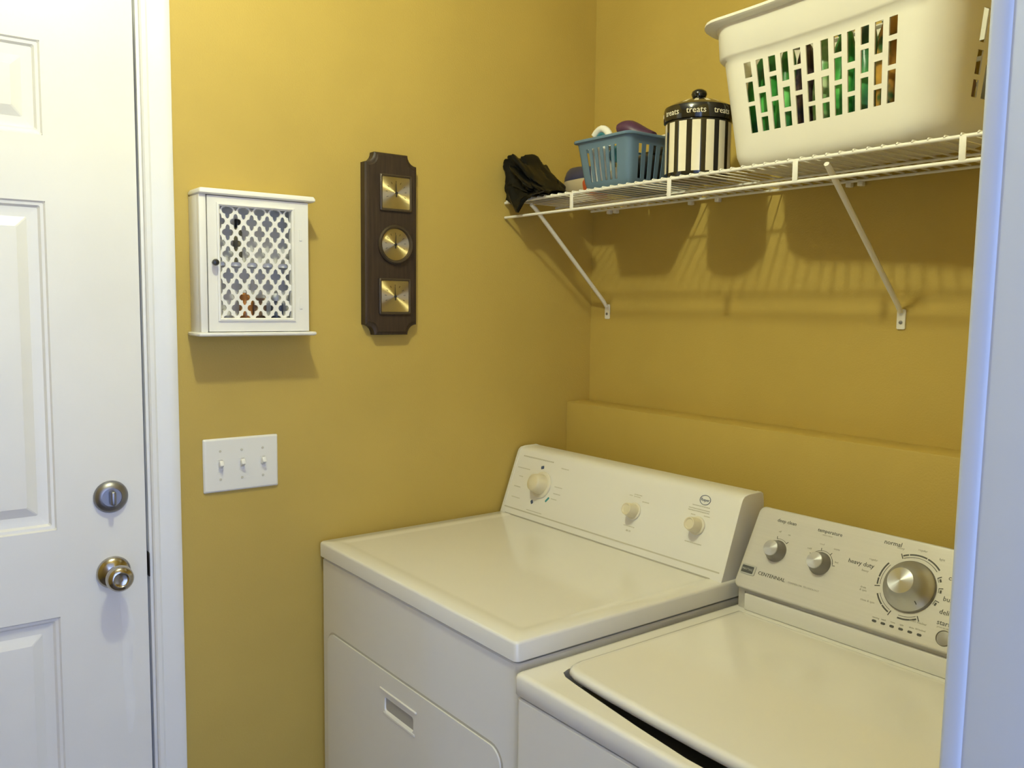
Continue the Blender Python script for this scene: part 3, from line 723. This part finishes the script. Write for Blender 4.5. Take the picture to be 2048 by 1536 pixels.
for i, (u, nm, cat, m_, lb) in enumerate((
        (-.158, 'crumpled_wrapper', 'wrapper', 'wrap_green', 'green crumpled wrapper at the leftmost slots of the laundry basket'),
        (-.115, 'crumpled_wrapper', 'wrapper', 'wrap_green', 'bright green crumpled wrapper second from the left in the laundry basket'),
        (-.072, 'plastic_pouch', 'pouch', 'wrap_maroon', 'dark maroon plastic pouch among green wrappers in the laundry basket'),
        (-.028, 'crumpled_wrapper', 'wrapper', 'wrap_pale', 'pale green crumpled wrapper in the middle of the laundry basket'),
        (.016, 'crumpled_wrapper', 'wrapper', 'wrap_green', 'bright green crumpled wrapper right of the pale one in the laundry basket'),
        (.060, 'crumpled_wrapper', 'wrapper', 'wrap_dark', 'dark green crumpled wrapper right of the bright ones in the laundry basket'),
        (.103, 'crumpled_wrapper', 'wrapper', 'wrap_amber', 'amber and green wrapper beside the brown paper bag in the laundry basket'),
        (.147, 'paper_bag', 'bag', 'wrap_brown', 'brown paper bag at the right slots of the laundry basket'))):
    lumpo(nm, u, -.054, .122, (.0205, .019, .100), i+1, m_, lb, cat)
lumpo('crumpled_wrapper', -.200, -.030, .125, (.023, .038, .100), 14, 'wrap_green', 'green crumpled wrapper in the far left corner of the laundry basket', 'wrapper')
lumpo('cloth_bundle', .130, .032, .125, (.040, .040, .100), 12, 'wrap_olive', 'olive brown cloth bundle at the back right of the laundry basket', 'cloth')
lumpo('cloth_bundle', .196, -.010, .118, (.022, .046, .092), 15, 'wrap_brown', 'brown cloth bundle against the right end of the laundry basket', 'cloth')

# blue slotted basket
BW, BD = .0915, .122
f6 = [(-.0525+.0195*k) for k in range(6)]; fe = [e for c_ in f6 for e in (c_-.0046, c_+.0046)]
s7 = [-.084+.024*k for k in range(8)]; se = [e for c_ in s7 for e in (c_-.0055, c_+.0055)]
bprof = [(-.024, 0), (-.021, .002), (-.0165, .018), (-.0115, .050), (-.0055, .092), (-.003, .106), (-.002, .108), (.0035, .1085), (.0045, .112), (.003, .1145), (-.002, .1145)]
P, Tg = rr_outline(BW, BD, .016, fe, se, fe, 4)
BBC = Vector((.338, -.168, 1.7205)); BBM = Matrix.Translation(BBC)
def bb_holes(tg, k):
    nm, i = tg; return k in (2, 3) and i % 2 == 1 and ((nm in ('front', 'back') and i < 12) or (nm in ('right', 'left') and i < 16))
b = make_basket(P, Tg, BW, BD, bprof, bb_holes, BBM, .0018)
single('storage_basket', b, 'blue', 'small blue slotted plastic basket beside the striped jar', 'basket', tuple(BBC), angle=50)
GS = 'contents of the blue basket'
# white bottle with loop handle
p = BBC+Vector((-.044, -.070, .003)); t = thing('detergent_bottle', 'white bottle with looped teal-lined handle in blue basket', 'bottle', tuple(p), GS)
b = B(); rrloft(b, -.024, .026, -.026, .026, [(.004, 0, .01), (0, .004, .014), (0, .085, .016), (.004, .102, .016), (.012, .112, .010)], Matrix.Translation(p), n=4); obj('bottle_body', b, 'white', t)
hp = [p+Vector((-.028+.033*(1-math.cos(a)), -.012, .094+.044*math.sin(a))) for a in [PI*k/12 for k in range(13)]]
b = B(); tube(b, hp, .0085, 10); obj('loop_handle', b, 'white', t, angle=60)
hp = [p+Vector((-.028+.0095+.0235*(1-math.cos(a)), -.011, .094+.033*math.sin(a))) for a in [PI*k/12 for k in range(13)]]
b = B(); tube(b, hp, .0046, 8); obj('handle_lining', b, 'teal', t, angle=60)
# purple brush, cloths
p = BBC+Vector((.026, -.062, .126)); b = B()
rings = []
for k in range(9):
    s = k/8; rr = .0205*math.sin(PI*min(max(.14+s*.78, 0), 1))**.6; c_ = p+Vector((-.024+.078*s, .03*s, .012-.022*s+.004*math.sin(6*s)))
    rings.append([c_+Vector((0, rr*1.15*math.cos(a), rr*math.sin(a))) for a in [2*PI*q/12 for q in range(12)]])
loft(b, rings); single('purple_brush', b, 'purple', 'dark purple rounded brush lying across the blue basket', 'brush', tuple(p), GS, angle=70)
for i, (u, v, z, r, m_, nm, lb) in enumerate(((.030, .062, .112, (.034, .034, .024), 'cloth', 'folded_cloth', 'white cloth heaped at the back of the blue basket'),
        (.052, .010, .102, (.020, .018, .020), 'olive', 'folded_cloth', 'olive grey cloth between white cloths in the blue basket'),
        (.020, -.074, .030, (.032, .020, .022), 'cloth', 'folded_cloth', 'white cloth at the bottom front of the blue basket'),
        (.034, .020, .050, (.032, .064, .042), 'black', 'dark_pouch', 'black pouch at the right side inside the blue basket'),
        (.018, -.070, .080, (.036, .018, .022), 'teal', 'folded_cloth', 'teal cloth behind the front slots of the blue basket'))):
    p = BBC+Vector((u, v, z)); single(nm, lump(p, r, 20+i, .14), m_, lb, 'pouch' if 'pouch' in nm else 'cloth', tuple(p), GS, angle=60)

# ================================================================== STRIPED JAR
JC = Vector((.556, -.212, 1.7200))
jar = thing('treat_jar', 'black and cream striped ceramic jar with lid lettered treats', 'jar', tuple(JC))
JM = Matrix.Translation(JC) @ Matrix.Rotation(D(-45-3*2.4*2), 4, 'Z')
n = 75; b = B()
jp = [(.062, 0), (.067, .003), (.0685, .010), (.0685, .012), (.0685, .060), (.0685, .114), (.0685, .118), (.066, .124)]
R = lathe(b, jp, n, JM)
b.faces.ensure_lookup_table()
for f in b.faces:
    c_ = JM.inverted() @ f.calc_center_median()
    if .012 < c_.z < .114 and abs(c_.xy.length) > .05:
        a = math.atan2(c_.y, c_.x) % (2*PI); s = int(a/(2*PI)*n) % 5
        f.material_index = 1 if s < 3 else 0
obj('jar_body', b, ('cerb', 'cerw'), jar, angle=40)
b = B(); lp = [(.066, .1185), (.0720, .119), (.0728, .122), (.0725, .142), (.0705, .148), (.060, .154), (.042, .162), (.028, .166), (.016, .167)]
lathe(b, lp, n, JM); b.faces.ensure_lookup_table()
for f in b.faces:
    c_ = JM.inverted() @ f.calc_center_median()
    if .153 < c_.z < .1645:
        a = math.atan2(c_.y, c_.x) % (2*PI); f.material_index = 1 if (int(a/(2*PI)*n) % 5) < 2 else 0
lid = obj('lid', b, ('cerb', 'cerw'), jar, angle=40)
b = B(); lathe(b, [(.014, .164), (.0115, .168), (.0140, .172), (.0165, .178), (.0150, .184), (.008, .1885), (.001, .189)], 24, JM); obj('lid_knob', b, 'cerb', lid, angle=60)
for k in range(8):
    a0 = D(-53+45*k)
    def bend(co, a0=a0): 
        a = a0+co.x/.0728; r = .0729+co.z; return JC+Vector((r*math.cos(a), r*math.sin(a), .1325+co.y))
    b = text_bm('treats', .0175, None, 'CENTER', .0003, 1.0, bend); obj('lettering', b, 'cerw', lid)

# ================================================================== BLACK BAG AND PACKAGE
p = Vector((.083, -.262, 1.7195))
t = thing('trash_bag', 'crumpled black plastic bag draped over the shelf end in the corner', 'bag', tuple(p))
def crumple(d, k, amt):
    return amt*(abs(noise.noise(d*1.9+Vector((k, 1, 2))))*1.4 + .32*abs(noise.noise(d*4.2+Vector((1, k, 3)))) + .07*abs(noise.noise(d*9+Vector((2, 3, k)))))
b = B(); bmesh.ops.create_icosphere(b, subdivisions=5, radius=1)
for v in b.verts:
    d = v.co.normalized()
    q = Vector((math.copysign(abs(d.x)**.6, d.x)*.074, math.copysign(abs(d.y)**.65, d.y)*.060, math.copysign(abs(d.z)**.6, d.z)*.052))
    q *= .86+crumple(d, 5, .42)
    q.z += .052
    fx = (q.x+.079)/.158
    q.z *= max(.14, 1.06-1.55*max(0, fx-.28))
    q.z = max(q.z, .0006+.002*abs(noise.noise(d*9)))
    q.x = max(q.x, -.082)
    v.co = p+q
body = obj('bag_body', b, 'bag', t, angle=28)
# loose neck of the bag hanging over the front wire
rows_ = []
for i in range(15):
    u = i/14; top_z = .072-.105*u if u < .6 else .009; low_z = -.038*math.exp(-((u-.33)/.17)**2)-.001+.012*max(0, u-.55)
    row = []
    for j in range(11):
        w = j/10; z = top_z*(1-w)+low_z*w
        y = -.046-.014*math.sin(PI*w*.8)-.010*w+.010*noise.noise(Vector((u*4, w*3, 1)))+.002*noise.noise(Vector((u*11, w*7, 5)))
        y = min(y, -.0535) if z < .003 else y
        row.append(p+Vector((-.052+.150*u+.006*noise.noise(Vector((u*5, w*5, 9))), y, z)))
    rows_.append(row)
b = B(); V = [[[b.verts.new(q+Vector((0, dy, 0))) for q in row] for row in rows_] for dy in (0, .0035)]
for L_ in range(2):
    for i in range(14):
        for j in range(10):
            f = (V[L_][i][j], V[L_][i+1][j], V[L_][i+1][j+1], V[L_][i][j+1]); b.faces.new(f if L_ else f[::-1])
edge = [(i, 0) for i in range(15)]+[(14, j) for j in range(1, 11)]+[(i, 10) for i in range(13, -1, -1)]+[(0, j) for j in range(9, 0, -1)]
for (i, j), (k, l) in zip(edge, edge[1:]+edge[:1]): b.faces.new((V[0][i][j], V[0][k][l], V[1][k][l], V[1][i][j]))
obj('loose_neck', b, 'bag', t, angle=30)
# printed package
pk = bpy.data.materials.new('printed_package'); pk.use_nodes = True; nt = pk.node_tree; bs = nt.nodes['Principled BSDF']; bs.inputs['Roughness'].default_value = .35
tc = nt.nodes.new('ShaderNodeTexCoord'); sp = nt.nodes.new('ShaderNodeSeparateXYZ'); nt.links.new(tc.outputs['Object'], sp.inputs[0])
def mth(op, a, v=None, bb=None):
    n_ = nt.nodes.new('ShaderNodeMath'); n_.operation = op; nt.links.new(a, n_.inputs[0])
    if bb is not None: nt.links.new(bb, n_.inputs[1])
    elif v is not None: n_.inputs[1].default_value = v
    return n_.outputs[0]
def mixc(f, c1, c2):
    n_ = nt.nodes.new('ShaderNodeMix'); n_.data_type = 'RGBA'; nt.links.new(f, n_.inputs[0])
    for s, c_ in ((6, c1), (7, c2)):
        if isinstance(c_, tuple): n_.inputs[s].default_value = (*c_, 1)
        else: nt.links.new(c_, n_.inputs[s])
    return n_.outputs[2]
dx = mth('SUBTRACT', sp.outputs['X'], .062); dz = mth('SUBTRACT', sp.outputs['Z'], .026)
rr = mth('SQRT', mth('ADD', mth('MULTIPLY', dx, bb=dx), bb=mth('MULTIPLY', dz, bb=dz)))
red = mth('LESS_THAN', rr, .036); top_ = mth('GREATER_THAN', sp.outputs['Z'], .052)
c1 = mixc(red, (.62, .52, .34), (.52, .10, .03)); c2 = mixc(top_, c1, (.035, .04, .10))
nt.links.new(c2, bs.inputs['Base Color']); MT['package'] = pk
p = Vector((.134, -.146, 1.7195)); b = B()
rings = []
for k in range(13):
    s = -1+2*k/12; w = .036*(1-abs(s)**3.5)+.002; hgt = .088*(1-.22*abs(s)**4)-.010*s
    rings.append([(s*.088, -w*math.cos(a)*(1 if math.sin(a) >= 0 else .9), hgt/2+hgt/2*math.sin(a)) for a in [2*PI*q/16 for q in range(16)]])
loft(b, rings, M=Matrix.Translation(p) @ Matrix.Rotation(D(-6), 4, 'Z'))
single('printed_package', b, 'package', 'blue, cream and red printed package between black bag and blue basket', 'package', tuple(p), angle=50)
